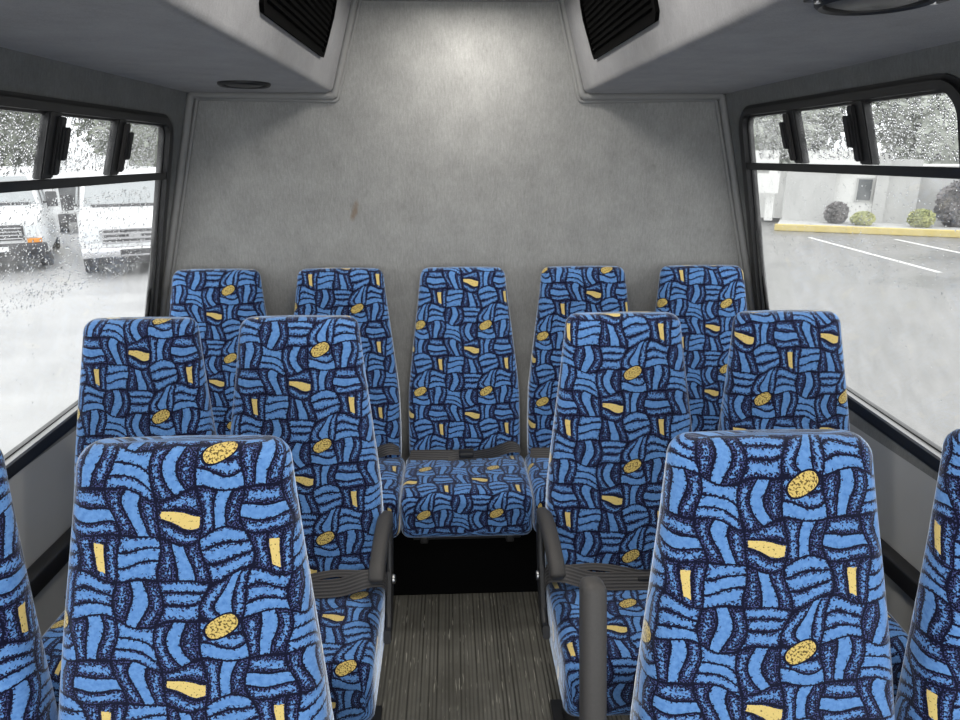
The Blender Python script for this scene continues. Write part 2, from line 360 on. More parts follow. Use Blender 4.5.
# ------------------------------------------------------------------ upholstered loft
def uph(rings, mp, cap_end=True, cap_start=True):
    """rings: list of (a, front, back, hw, r, v, crown); mp(x, a, d) -> xyz. front < back along d."""
    bm = bmesh.new(); lay = bm.loops.layers.uv.new('cloth'); data = []
    NF = 14
    for (a, f, b, hw, r, v, bulge) in rings:
        r = max(.0005, min(r, (b-f)/2-.0001, hw-.001)); pts = []
        for k in range(5):
            ph = PI/2*k/4; pts.append((-hw+r-r*math.cos(ph), r-r*math.sin(ph)))
        for k in range(1, NF): pts.append((-hw+r+(2*hw-2*r)*k/NF, 0))
        for k in range(5):
            ph = PI/2*(1-k/4); pts.append((hw-r+r*math.cos(ph), r-r*math.sin(ph)))
        s = [0]
        for p0, p1 in zip(pts, pts[1:]): s.append(s[-1]+math.hypot(p1[0]-p0[0], p1[1]-p0[1]))
        tot = s[-1]; us = [x-tot/2 for x in s]
        fr, bk = [], []
        for (x, d) in pts:
            bb = bulge*max(0, 1-(x/hw)**2)
            fr.append(bm.verts.new(mp(x, a, f+d-bb))); bk.append(bm.verts.new(mp(x, a, b-d)))
        side = max(0, (b-f)-2*r)
        data.append((fr, bk, us, side, tot, v))
    n = len(data[0][0])
    def face(vs, uv):
        try: f = bm.faces.new(vs)
        except ValueError: return
        for l, c in zip(f.loops, uv): l[lay].uv = c
        f.smooth = True
    for A, B in zip(data, data[1:]):
        fa, ba, ua, sa, ta, va = A; fb, bb, ub, sb, tb, vb = B
        for k in range(n-1):
            face((fa[k], fa[k+1], fb[k+1], fb[k]), ((ua[k], va), (ua[k+1], va), (ub[k+1], vb), (ub[k], vb)))
            sg = 1 if k >= (n-1)/2 else -1
            g = lambda u, s_, t_: sg*(t_/2+s_+(t_/2-abs(u)))
            face((ba[k+1], ba[k], bb[k], bb[k+1]), ((g(ua[k+1], sa, ta), va), (g(ua[k], sa, ta), va), (g(ub[k], sb, tb), vb), (g(ub[k+1], sb, tb), vb)))
        for k, sg in ((0, -1), (n-1, 1)):
            face((fa[k], ba[k], bb[k], fb[k]), ((sg*ta/2, va), (sg*(ta/2+sa), va), (sg*(tb/2+sb), vb), (sg*tb/2, vb)))
    for which, on in ((0, cap_start), (-1, cap_end)):
        if not on: continue
        f_, b_, u_, s_, t_, v_ = data[which]; dv = -1 if which == 0 else 1
        h = (Vector(f_[n//2].co)-Vector(b_[n//2].co)).length
        for k in range(n-1):
            face((f_[k], f_[k+1], b_[k+1], b_[k]), ((u_[k], v_), (u_[k+1], v_), (u_[k+1], v_+dv*h), (u_[k], v_+dv*h)))
    bmesh.ops.remove_doubles(bm, verts=bm.verts, dist=1e-5)
    return bm

TOP = 1.162
def lerp(tab, x):
    for (a, va), (b, vb) in zip(tab, tab[1:]):
        if x <= b: return va+(vb-va)*(x-a)/(b-a)
    return tab[-1][1]
def backrest_bm(hwmax):
    k = hwmax/.207
    W = [(0, .153*k), (.05, .158*k), (.12, .166*k), (.25, .182*k), (.36, .195*k), (.46, .205*k), (.6, .207*k), (.8, .205*k)]
    def front(d): return -.150*(d/.72)**1.0 - .012*math.sin(min(1, d/.72)*PI)
    re, Rc = .026, .027; rings = []; ds = []
    for q in range(9): ph = PI/2*q/8; ds.append(re*(1-math.cos(ph))*1.0)
    ds = sorted(set([round(x, 5) for x in ds]+[.04, .045, .055, .07, .09, .12, .16, .2, .25, .3, .35, .4, .45, .5, .55, .6, .64, .68, .71, .73, .745]))
    v = 0; last = None
    for d in ds:
        e = re-math.sqrt(max(0, re*re-(re-d)**2)) if d < re else 0
        c = Rc-math.sqrt(max(0, Rc*Rc-(Rc-d)**2)) if d < Rc else 0
        hw = lerp(W, d)-c
        th = .068+.035*min(1, d/.6)
        eb = 0
        if d > .70: eb = .012*((d-.70)/.045)**2
        f = front(d)+e*.98+eb; b = front(d)+th-e*.98-eb
        p = (f, TOP-d)
        if last: v += math.hypot(p[0]-last[0], p[1]-last[1])
        last = p
        rings.append((TOP-d, f, b, hw-eb, .034, v, .012 if d > .05 else .012*d/.05))
    bm = uph(rings, lambda x, a, dd: (x, dd, a+(.006*(1-(x/.2)**2)*max(0, (a-(TOP-.10))/.10))), cap_start=False)
    # close the crown along the top ring
    bmesh.ops.holes_fill(bm, edges=[e for e in bm.edges if e.is_boundary], sides=200)
    return bm
CT, CB = .462, .300
def cushion_bm(hw):
    rings = []; re = .036; v = 0; last = None
    ys = [.085, .10, .13, .18, .23, .28, .33, .37, .40]
    L = .462
    for q in range(1, 9): ys.append(L-re+re*math.sin(PI/2*q/8))
    for y in ys:
        e = re-math.sqrt(max(0, re*re-(y-(L-re))**2)) if y > L-re else 0
        eb = .02 if y < .09 else (.006 if y < .11 else 0)
        top = CT+.012*math.sin(min(1, max(0, (y-.08)/.38))*PI)-e-eb; bot = CB+e*.8+eb*.5
        p = (y, top)
        if last: v += math.hypot(p[0]-last[0], p[1]-last[1])
        last = p
        rings.append((-y, -top, -bot, hw-e*.45-eb, .03, v, .006))
    return uph(rings, lambda x, a, dd: (x, a, -dd))

MESH = {}
def build_mesh(key, fn, mats, smooth=True):
    if key not in MESH:
        bm = fn(); me = D.meshes.new(key); bmesh.ops.recalc_face_normals(bm, faces=bm.faces); bm.to_mesh(me); bm.free()
        for m in (mats if isinstance(mats, (list, tuple)) else [mats]): me.materials.append(m)
        if smooth:
            for p in me.polygons: p.use_smooth = True
            me.set_sharp_from_angle(angle=math.radians(50))
        MESH[key] = me
    return MESH[key]

def frame_bm():
    bm = bmesh.new()
    for s in (-1, 1): box(bm, s*.15-.014, s*.15+.014, -.44, -.02, .275, .303, .004)
    for y in (-.40, -.12): box(bm, -.19, .19, y-.015, y+.015, .275, .300, .004)
    for s in (-1, 1): tube(bm, [(s*.15, -.05, .29), (s*.15, -.085, .40), (s*.15, -.075, .47)], .012, 8)
    return bm
def pedestal_bm(z0):
    bm = bmesh.new(); box(bm, -.022, .022, -.31, -.13, z0+.012, .276, .004); box(bm, -.05, .05, -.36, -.08, z0, z0+.012, .003); return bm

def arm_down_bm():
    bm = bmesh.new(); pts = spline([(0, -.035, .648), (0, -.10, .668), (0, -.20, .670), (0, -.29, .655), (0, -.315, .635)], 5)
    lay = None
    rings = []
    for k, p in enumerate(pts):
        d = (pts[min(k+1, len(pts)-1)]-pts[max(k-1, 0)]).normalized(); n = Vector((0, -d.z, d.y)); 
        if n.z < 0: n = -n
        sc = .72 if k in (0, len(pts)-1) else 1
        rings.append([bm.verts.new(p+Vector((.019*sc*math.copysign(abs(math.cos(a))**.55, math.cos(a)), 0, 0))+n*(.024*sc*math.copysign(abs(math.sin(a))**.55, math.sin(a)))) for a in [2*PI*i/16 for i in range(16)]])
    for a, b in zip(rings, rings[1:]):
        for i in range(16): bm.faces.new((a[i], a[(i+1) % 16], b[(i+1) % 16], b[i]))
    bm.faces.new(rings[0]); bm.faces.new(rings[-1]); return bm
def arm_up_bm():
    bm = bmesh.new(); vs = box(bm, -.018, .018, -.024, .024, 0, .40, .012); bmesh.ops.rotate(bm, verts=bm.verts, cent=(0, 0, 0), matrix=Matrix.Rotation(-.22, 3, 'X')); bmesh.ops.translate(bm, verts=bm.verts, vec=(0, -.135, .585)); bmesh.ops.translate(bm, verts=[v for v in bm.verts if v.co.z > 2], vec=(0, 0, 0))
    tube(bm, [(.04, -.12, .60), (0, -.125, .61)], .014, 10); return bm
def bracket_bm():
    # curved black hinge cover on the aisle side of the cushion
    bm = bmesh.new(); pts = spline([(0, -.060, .60), (0, -.085, .52), (0, -.115, .455), (0, -.15, .40), (0, -.20, .365), (0, -.235, .372)], 5)
    rings = []
    for k, p in enumerate(pts):
        d = (pts[min(k+1, len(pts)-1)]-pts[max(k-1, 0)]).normalized(); n = Vector((0, -d.z, d.y)); h = .024-.006*abs(k-12)/12
        rings.append([bm.verts.new(p+Vector((a*.009, 0, 0))+n*b*h) for a, b in ((-1, -.8), (-.6, -1), (.6, -1), (1, -.8), (1, .8), (.6, 1), (-.6, 1), (-1, .8))])
    for a, b in zip(rings, rings[1:]):
        for i in range(8): bm.faces.new((a[i], a[(i+1) % 8], b[(i+1) % 8], b[i]))
    bm.faces.new(rings[0]); bm.faces.new(rings[-1]); return bm
def bolt_bm():
    bm = bmesh.new(); tube(bm, [(-.004, 0, 0), (.004, 0, 0), (.007, 0, 0)], [.013, .013, .008], 14); return bm
def belt_bm(s, hw, variant):
    bm = bmesh.new()
    if variant == 'lap':
        p = spline([(-s*hw*.97, -.16, .474), (-s*.10, -.195, .494), (0, -.20, .498), (s*.10, -.20, .502), (s*.17, -.19, .518), (s*(hw+.004), -.165, .500), (s*(hw+.010), -.14, .450)], 6)
        n = len(p); wv = [Vector((0, .62, .80)).lerp(Vector((0, .95, .30)), max(0, (k/(n-1)-.75)*4)) for k in range(n)]
        sweep_rect(bm, p, wv, .046, .0016)
    else:
        p = spline([(-hw*.98, -.155, .484), (-hw*.6, -.175, .490), (-hw*.2, -.185, .492), (hw*.15, -.18, .495)], 6); n = len(p)
        sweep_rect(bm, p, [Vector((0, math.cos(.5+1.1*k/n), math.sin(.5+1.1*k/n))) for k in range(n)], .044, .0016)
    return bm
def belt2_bm(s, hw, variant):
    bm = bmesh.new()
    if variant == 'lap':
        p = spline([(s*(hw+.004), -.13, .50), (s*.15, -.155, .512), (s*.08, -.158, .516), (0, -.17, .508), (-s*.05, -.175, .496)], 6); n = len(p)
        sweep_rect(bm, p, [Vector((0, math.cos(.2+.9*k/n), math.sin(.2+.9*k/n))) for k in range(n)], .020, .0016)
    else:
        p = spline([(hw*.98, -.15, .500), (hw*.80, -.16, .512), (hw*.55, -.175, .500), (hw*.2, -.185, .490), (-hw*.15, -.19, .488), (-hw*.3, -.19, .486)], 6); n = len(p)
        sweep_rect(bm, p, [Vector((0, math.cos(.3+1.4*math.sin(k/n*PI)), math.sin(.3+1.4*math.sin(k/n*PI)))) for k in range(n)], .044, .0016)
    return bm
def buckle_bm():
    bm = bmesh.new(); box(bm, -.028, .028, -.022, .022, -.009, .009, .004); return bm

def seat(loc, label, group, hw, off, coff, z0=0, aisle=0, arm=None, belt=True, variant='lap', rz=0.0):
    r = empty('passenger_seat', loc, rz); tag(r, label, 'seat', group)
    k = 'wide' if hw > .208 else 'narrow'
    b = inst('backrest', build_mesh('backrest_'+k, lambda: backrest_bm(hw), M['fabric']), r); b['fabric_offset'] = [float(off[0]), float(off[1]), 0.0]
    c = inst('cushion', build_mesh('cushion_'+k, lambda: cushion_bm(hw+.002 if hw < .208 else hw+.014), M['fabric']), r); c['fabric_offset'] = [float(coff[0]), float(coff[1]), 0.0]
    inst('seat_frame', build_mesh('seat_frame', frame_bm, M['darksteel']), r)
    if z0 == 0: 
        for s in (-1, 1): inst('leg', build_mesh('leg', lambda: pedestal_bm(0), M['darksteel']), r, (s*.13, 0, 0))
    s = aisle if aisle else (1 if loc[0] > 0 else -1)
    if belt:
        inst('lap_belt', build_mesh(f'lap_belt_{s}_{k}_{variant}', lambda: belt_bm(s, hw, variant), M['web'], True), r)
        inst('lap_belt', build_mesh(f'lap_belt_tongue_{s}_{k}_{variant}', lambda: belt2_bm(s, hw, variant), M['web'], True), r)
        bk = inst('buckle', build_mesh('buckle', buckle_bm, M['black']), r, (-s*.05, -.18, .497) if variant == 'lap' else (hw*.02, -.19, .502))
    if aisle:
        x = s*(hw+.014)
        if arm == 'down': inst('armrest', build_mesh('armrest_down', arm_down_bm, M['arm']), r, (x-s*.008, -.012, -.036))
        elif arm == 'up': inst('armrest', build_mesh('armrest_up', arm_up_bm, M['arm']), r, (x+s*.056, 0, 0))
        h = inst('hinge_cover', build_mesh('hinge_cover', bracket_bm, M['black']), r, (x, 0, 0))
        bo = inst('bolt', build_mesh('bolt', bolt_bm, M['steel']), h, (s*.010, -.115, .465))
    return r

# ------------------------------------------------------------------ the bus shell
YR, YF = 2.68, -1.7           # rear wall, open front end behind the camera
ZS, ZC = 1.79, 2.115           # soffit underside, ceiling
def HW(z): return 1.17-(z-1.06)*.26 if z > .85 else 1.2246
def struct(o, label=None): o['kind'] = 'structure'; 
def rrect(y0, y1, z0, z1, r, n=8, sl=0.0):
    """rounded rectangle in (y, z), r per corner (rear-top, front-top, front-bottom, rear-bottom)"""
    out = []
    cs = [(y1, z1, 0, r[0]), (y0, z1, 90, r[1]), (y0, z0, 180, r[2]), (y1, z0, 270, r[3])]
    for (cy, cz, a0, rr) in cs:
        sy = 1 if cy == y1 else -1; sz = 1 if cz == z1 else -1
        ox, oz = cy-sy*rr, cz-sz*rr
        for k in range(n+1):
            a = math.radians(a0+90*k/n); out.append([ox+rr*math.cos(a), oz+rr*math.sin(a)])
    for p in out:                                    # the sill dips a little towards the front of the bus
        if p[1] < 1.2: p[1] -= sl*(y1-p[0])*min(1, (1.2-p[1])/.3)
        if y1 > 2: p[0] += .13*(1.74-p[1])*max(0, (p[0]-2.2)/(y1-2.2))
    return out
WZ0, WZ1 = .840, 1.724
WIN = [(1.41, 2.535), (.13, 1.27), (-1.15, -.01)]
SL = .05
def wp(s, y, z, inset): return (s*(HW(z)-inset), y, z)

WDZ = {-1: -.030, 1: 0.0}        # the left window sits a touch lower
def wq(s, y, z, inset): return wp(s, y, z+WDZ[s], inset)

def side_wall(s, name):
    bm = bmesh.new(); zs = [0, .85, WZ0-.0, WZ1, ZS+.02]
    ycuts = [YF]
    for a, b in WIN[::-1]: ycuts += [(a, b)]
    # lower band and upper band
    def quad(y0, y1, z0, z1):
        vs = [bm.verts.new(wp(s, *c, 0)) for c in ((y0, z0), (y1, z0), (y1, z1), (y0, z1))]; bm.faces.new(vs)
    LO, HI = .75, ZS+.02
    ys = [YF]+[v for a, b in WIN[::-1] for v in (a-.04, b+.04)]+[YR+.02]
    quad(YF, YR+.02, 0, LO); lower = bm.verts[-1].link_faces[0] if hasattr(bm.verts, 'ensure_lookup_table') and not bm.verts.ensure_lookup_table() else None; lower.material_index = 2
    for k in range(0, len(ys)-1, 2): quad(ys[k], ys[k+1], LO, .85); quad(ys[k], ys[k+1], .85, HI)
    for a, b in WIN:
        hole = [[p_[0], p_[1]+WDZ[s]] for p_ in rrect(a+.02, b-.02, WZ0+.02, WZ1-.02, (.05, .08, .05, .05), 8, SL)]
        y0, y1 = a-.04, b+.04; cy, cz = (y0+y1)/2, (LO+HI)/2; out = []
        for (y, z) in hole:
            dy, dz = y-cy, z-cz; t = min(((y1-cy) if dy > 0 else (cy-y0))/max(1e-6, abs(dy)), ((HI-cz) if dz > 0 else (cz-LO))/max(1e-6, abs(dz)))
            out.append((cy+dy*t, cz+dz*t))
        n = len(hole); hv = [bm.verts.new(wp(s, y, z, 0)) for y, z in hole]; ov = [bm.verts.new(wp(s, y, z, 0)) for y, z in out]
        for k in range(n):
            j = (k+1) % n
            a_, b_ = out[k], out[j]
            vs = [hv[k], hv[j], ov[j]]
            # insert the rectangle corner where the outline turns
            if abs(a_[0]-b_[0]) > 1e-4 and abs(a_[1]-b_[1]) > 1e-4:
                cyy = y1 if max(a_[0], b_[0]) > cy else y0; czz = HI if max(a_[1], b_[1]) > cz else LO
                vs.append(bm.verts.new(wp(s, cyy, czz, 0)))
            vs.append(ov[k]); bm.faces.new(vs)
    bmesh.ops.remove_doubles(bm, verts=bm.verts, dist=1e-5)
    # outer skin
    ret = bmesh.ops.duplicate(bm, geom=bm.verts[:]+bm.edges[:]+bm.faces[:])
    inner_b = [e for e in bm.edges if e.is_boundary and e not in set(x for x in ret['geom'] if isinstance(x, bmesh.types.BMEdge))]
    for v_ in [x for x in ret['geom'] if isinstance(x, bmesh.types.BMVert)]: v_.co.x += s*.018
    for f in [x for x in ret['geom'] if isinstance(x, bmesh.types.BMFace)]: f.material_index = 1
    vm = {a: b for a, b in ret['vert_map'].items()}
    for e in inner_b:
        a, b = e.verts
        try: f = bm.faces.new((a, b, vm[b], vm[a]))
        except Exception: pass
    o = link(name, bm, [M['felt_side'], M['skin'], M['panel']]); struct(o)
side_wall(-1, 'wall_left'); side_wall(1, 'wall_right')

prof = [(-1.2246, 0), (-1.2246, .85), (-HW(ZS), ZS), (-.465, ZS), (-.375, ZC), (.375, ZC), (.455, ZS), (HW(ZS), ZS), (1.2246, .85), (1.2246, 0)]
bm = bmesh.new(); prism(bm, prof, YR, YR+.05); o = link('wall_rear', bm, M['felt_wall']); struct(o)
bm = bmesh.new(); box(bm, -1.27, 1.27, YF, YR+.05, -.06, 0); o = link('floor', bm, M['floor']); struct(o)
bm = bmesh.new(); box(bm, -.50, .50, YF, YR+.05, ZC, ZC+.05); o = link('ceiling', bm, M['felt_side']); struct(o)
# overhead ducts on both sides
for s, nm in ((-1, 'ceiling_duct_left'), (1, 'ceiling_duct_right')):
    bm = bmesh.new(); e = .465 if s < 0 else .455
    xo = s*(HW(ZS)+.05)
    prism(bm, [(s*e, ZS), (xo, ZS), (xo, ZC+.05), (s*.375, ZC+.05), (s*(e-(ZC-ZS)*.29), ZC)], YF, YR, 'Y')
    bmesh.ops.bevel(bm, geom=[ed for ed in bm.edges if all(abs(v_.co.z-ZS) < 1e-4 and abs(abs(v_.co.x)-e) < 1e-3 for v_ in ed.verts)], offset=.02, segments=4, affect='EDGES', profile=.5)
    o = link(nm, bm, M['felt_soffit'], smooth=True); struct(o)
# added black box standing in for the shade under the back row
bm = bmesh.new(); box(bm, -1.22, 1.22, 2.19, YR, .0, .275, .006); o = link('trim_1', bm, M['seat_shade']); struct(o)
# double bead around the rear wall
for idx, (inset, dy, r) in enumerate(((.010, .016, .014), (.027, .006, .007))):
    bm = bmesh.new()
    pts = [(-1.2246+inset, .28), (-1.2246+inset, .85), (-HW(ZS)+inset, ZS-inset*.7), (-.465+inset*.5, ZS-inset), (-.375+inset, ZC-inset*.5), (.375-inset, ZC-inset*.5), (.455-inset*.5, ZS-inset), (HW(ZS)-inset, ZS-inset*.7), (1.2246-inset, .85), (1.2246-inset, .28)]
    P = []
    for k, p in enumerate(pts):
        if 0 < k < len(pts)-1:
            a, b = Vector(pts[k-1]), Vector(pts[k+1]); p = Vector(p)
            P += [p.lerp(a, .02/(p-a).length), p.lerp(a, .007/(p-a).length), p.lerp(b, .007/(p-b).length), p.lerp(b, .02/(p-b).length)]
        else: P.append(Vector(p))
    tube(bm, [(p[0], YR-dy, p[1]) for p in P], r, 12)
    o = link('trim_%d' % (2+idx), bm, M['trim'], smooth=True); struct(o)
# side ledges (black) where the seats are anchored, and skirting
for s, n in ((-1, 4), (1, 5)):
    bm = bmesh.new(); x0, x1 = sorted((s*1.175, s*1.222)); box(bm, x0, x1, YF, 2.18, .43, .485, .006); o = link('trim_%d' % n, bm, M['black'], smooth=True); struct(o)
for s, n in ((-1, 'baseboard_left'), (1, 'baseboard_right')):
    bm = bmesh.new(); x0, x1 = sorted((s*1.205, s*1.222)); box(bm, x0, x1, YF, 2.18, 0, .10, .003); o = link(n, bm, M['black']); struct(o)

# ------------------------------------------------------------------ windows
def ring_sweep(bm, outline_o, outline_i, s, in0, in1):
    n = len(outline_o); R = []
    for (O, I) in ((outline_o, outline_i),):
        A = [bm.verts.new(wq(s, y, z, in0)) for y, z in O]; B = [bm.verts.new(wq(s, y, z, in1)) for y, z in O]
        Cc = [bm.verts.new(wq(s, y, z, in1)) for y, z in I]; Dd = [bm.verts.new(wq(s, y, z, in0)) for y, z in I]
        for k in range(n):
            j = (k+1) % n
            for a, b in ((A, B), (B, Cc), (Cc, Dd), (Dd, A)): bm.faces.new((a[k], a[j], b[j], b[k]))
def wbar(bm, s, y0, y1, z0, z1, i0, i1, lean=0.0):
    P = [(y0, z0), (y1, z0), (y1+lean, z1), (y0+lean, z1)]
    A = [bm.verts.new(wq(s, y, z, i0)) for y, z in P]; B = [bm.verts.new(wq(s, y, z, i1)) for y, z in P]
    fs = [bm.faces.new(A), bm.faces.new(B[::-1])]+[bm.faces.new((A[k], B[k], B[(k+1) % 4], A[(k+1) % 4])) for k in range(4)]
    bmesh.ops.bevel(bm, geom=list({e for f in fs for e in f.edges}), offset=.003, segments=2, affect='EDGES')
def window(s, y0, y1, idx, detail=True):
    root = empty('window_%d' % idx, (0, 0, 0)); root['kind'] = 'structure'
    o_ = rrect(y0, y1, WZ0, WZ1, (.075, .10, .06, .06), 8, SL); fw = .034
    i_ = rrect(y0+fw, y1-fw, WZ0+.030, WZ1-.020, (.04, .065, .03, .03), 8, SL)
    bm = bmesh.new(); ring_sweep(bm, o_, i_, s, -.024, .016); link('window_frame', bm, M['rubber'], root, smooth=True)
    o2 = rrect(y0-.012, y1+.012, WZ0-.014, WZ1+.012, (.085, .11, .07, .07), 8, SL)
    bm = bmesh.new(); ring_sweep(bm, o2, o_, s, -.005, .006); link('window_trim', bm, M['black'], root, smooth=True)
    # bright inner lip along the pane edge
    i2 = rrect(y0+fw+.006, y1-fw-.006, WZ0+.037, WZ1-.026, (.035, .06, .026, .026), 8, SL)
    bm = bmesh.new(); ring_sweep(bm, i_, i2, s, -.018, -.002); link('window_lip', bm, M['rubber'], root, smooth=True)
    zs_ = lambda y: WZ0-SL*(y1-y)
    bm = bmesh.new(); q_ = [(y0+.07, zs_(y0+.07)+.026), (y1-.01, WZ0+.026), (y1-.01, WZ0+.034), (y0+.07, zs_(y0+.07)+.034)]
    A = [bm.verts.new(wq(s, y, z, -.004)) for y, z in q_]; B = [bm.verts.new(wq(s, y, z, .018)) for y, z in q_]; bm.faces.new(A); bm.faces.new(B[::-1])
    for k in range(4): bm.faces.new((A[k], B[k], B[(k+1) % 4], A[(k+1) % 4]))
    link('sill_strip', bm, M['lip'], root)
    ZD = 1.535
    bm = bmesh.new(); wbar(bm, s, y0+fw-.003, y1-fw+.003+(.025 if y1 > 2 else 0), ZD-.013, ZD+.011, -.018, .014); link('transom', bm, M['rubber'], root, smooth=True)
    ms = [y1-.375-.012, y1-.735-.008]
    for k, my in enumerate(ms):
        bm = bmesh.new(); wbar(bm, s, my-.026, my+.026, ZD+.012, WZ1-.018, -.015, .010, .018); link('mullion', bm, M['rubber'], root, smooth=True)
        if detail:
            d = 1 if k == 0 else 1
            bm = bmesh.new(); wbar(bm, s, my+.008, my+.034, ZD+.02, WZ1-.030, .010, .020, .016); ch = link('vent_channel', bm, M['arm'] if k == 0 else M['rubber'], root, smooth=True)
            bm = bmesh.new(); wbar(bm, s, my+.026, my+.050, ZD+.055, ZD+.135, .006, .028, .010); link('latch', bm, M['black'], root, smooth=True)
    # panes
    def pane(pts, ins, nm='pane'):
        bm = bmesh.new(); n = len(pts)
        A = [bm.verts.new(wq(s, y, z, ins)) for y, z in pts]; B = [bm.verts.new(wq(s, y, z, ins-.004)) for y, z in pts]
        bm.faces.new(A); bm.faces.new(B[::-1])
        for k in range(n): bm.faces.new((A[k], B[k], B[(k+1) % n], A[(k+1) % n]))
        link(nm, bm, M['glass'], root)
    g = rrect(y0+fw-.005, y1-fw+.005, WZ0+.025, WZ1-.015, (.04, .065, .03, .03), 8, SL)
    lo = [p for p in g if p[1] < ZD-.01]; lo = [(y1-fw+.005+(.025 if y1 > 2 else 0), ZD)][:0]+lo
    front_lo = [p for p in lo if p[0] < (y0+y1)/2]; rear_lo = [p for p in lo if p[0] >= (y0+y1)/2]
    pane([(y0+fw-.005, ZD)]+front_lo+rear_lo+[(y1-fw+.005+(.025 if y1 > 2 else 0), ZD)], -.008)
    hi = [p for p in g if p[1] > ZD]; fh = [p for p in hi if p[0] < (y0+y1)/2]; rh = [p for p in hi if p[0] >= (y0+y1)/2]
    zt = WZ1-.015
    pane([(ms[0], ZD), (y1-fw+.005+(.025 if y1 > 2 else 0), ZD)]+rh+[(ms[0]+.018, zt)], -.006)
    pane([(ms[1], ZD), (ms[0], ZD), (ms[0]+.018, zt), (ms[1]+.018, zt)], -.001)
    pane([(y0+fw-.005, ZD), (ms[1], ZD), (ms[1]+.018, zt)]+fh, -.006)
    return root
wi = 1
for a, b in WIN[:1]:
    for s in (-1, 1): window(s, a, b, wi); wi += 1
for a, b in WIN[1:]:
    for s in (-1, 1): window(s, a, b, wi, False); wi += 1

# raindrops on the outside of the panes
rng = random.Random(5)
def drops(s, specs, label):
    bm = bmesh.new()
    for (y0, y1, z0, z1, n, rmin, rmax) in specs:
        for _ in range(n):
            y, z = rng.uniform(y0, y1), rng.uniform(z0, z1); r = rmin+(rmax-rmin)*rng.random()**2.2
            el = rng.uniform(1.0, 1.5); ins = -.0125
            c = Vector(wq(s, y, z, ins)); ny = Vector((0, 1, 0)); nz = Vector((-s*.26, 0, 1)).normalized(); nx = Vector((s, 0, .26)).normalized()
            top = bm.verts.new(c+nx*r*.55); N = 7
            r1 = [bm.verts.new(c+nx*r*.38+ny*math.cos(a)*r*.6+nz*math.sin(a)*r*.6*el) for a in [2*PI*k/N for k in range(N)]]
            r0 = [bm.verts.new(c+ny*math.cos(a)*r+nz*math.sin(a)*r*el) for a in [2*PI*k/N for k in range(N)]]
            for k in range(N):
                j = (k+1) % N; bm.faces.new((r0[k], r0[j], r1[j], r1[k])); bm.faces.new((r1[k], r1[j], top))
            bm.faces.new(r0[::-1])
    o = link('raindrops', bm, M['water'], smooth=False)
    for p in o.data.polygons: p.use_smooth = True
    tag(o, label, 'raindrops', kind='stuff')
a, b = WIN[0]
drops(-1, [(a+.06, b-.06, 1.56, 1.70, 3600, .0014, .0042), (a+.06, b-.06, 1.22, 1.50, 2600, .0014, .0038), (a+.06, b-.06, .93, 1.22, 120, .001, .0025)], 'raindrops on the outside of the left window behind the seats')
drops(1, [(a+.06, b-.06, 1.56, 1.70, 3600, .0014, .0042), (a+.06, b-.06, 1.22, 1.50, 900, .001, .0026), (a+.06, b-.06, .93, 1.22, 60, .001, .0022)], 'raindrops on the outside of the right window behind the seats')

# ------------------------------------------------------------------ vents, speakers, lamp on the overhead ducts
def duct_vent(s, y0, y1, label):
    e = .465 if s < 0 else .455
    nrm = Vector((-s*1, 0, -.29)).normalized()
    def P(y, h, d): z = ZS+h; return Vector((s*(e-h*.29), y, z))+nrm*d
    outl = [(y0, .285), (y0, .09), (y0+.02, .074), (y1-.01, .078), (y1, .095), (y1+.025, .20), (y1+.015, .24), (y1-.02, .285)]
    bm = bmesh.new(); A = [bm.verts.new(P(y, h, .010)) for y, h in outl]; B = [bm.verts.new(P(y, h, -.0)) for y, h in outl]; n = len(outl)
    ce = (sum(p[0] for p in outl)/n, sum(p[1] for p in outl)/n)
    I = [bm.verts.new(P(ce[0]+(y-ce[0])*.965, ce[1]+(h-ce[1])*.86, .010)) for y, h in outl]
    J = [bm.verts.new(P(ce[0]+(y-ce[0])*.965, ce[1]+(h-ce[1])*.86, .002)) for y, h in outl]
    bm.faces.new(B)
    for k in range(n):
        j = (k+1) % n; bm.faces.new((A[k], A[j], B[j], B[k])); bm.faces.new((A[k], I[k], I[j], A[j])); bm.faces.new((I[k], J[k], J[j], I[j]))
    bm.faces.new(J)
    root = link('air_vent', bm, M['matte']); tag(root, label, 'vent')
    bm = bmesh.new()
    for k in range(11):
        h = .10+.016*k
        vs = []
        for yy in (y0+.02, y1-.012):
            for dh, dd in ((0, .003), (.004, .003), (.008, .009), (.004, .009)): vs.append(bm.verts.new(P(yy, h+dh, dd)))
        for q in ((0, 1, 2, 3), (4, 7, 6, 5), (0, 4, 5, 1), (1, 5, 6, 2), (2, 6, 7, 3), (3, 7, 4, 0)): bm.faces.new([vs[i] for i in q])
    link('grille', bm, M['matte'], root)
duct_vent(-1, 1.60, 2.34, 'black slatted air vent in the overhead duct on the left')
duct_vent(1, 1.66, 2.36, 'black slatted air vent in the overhead duct on the right')
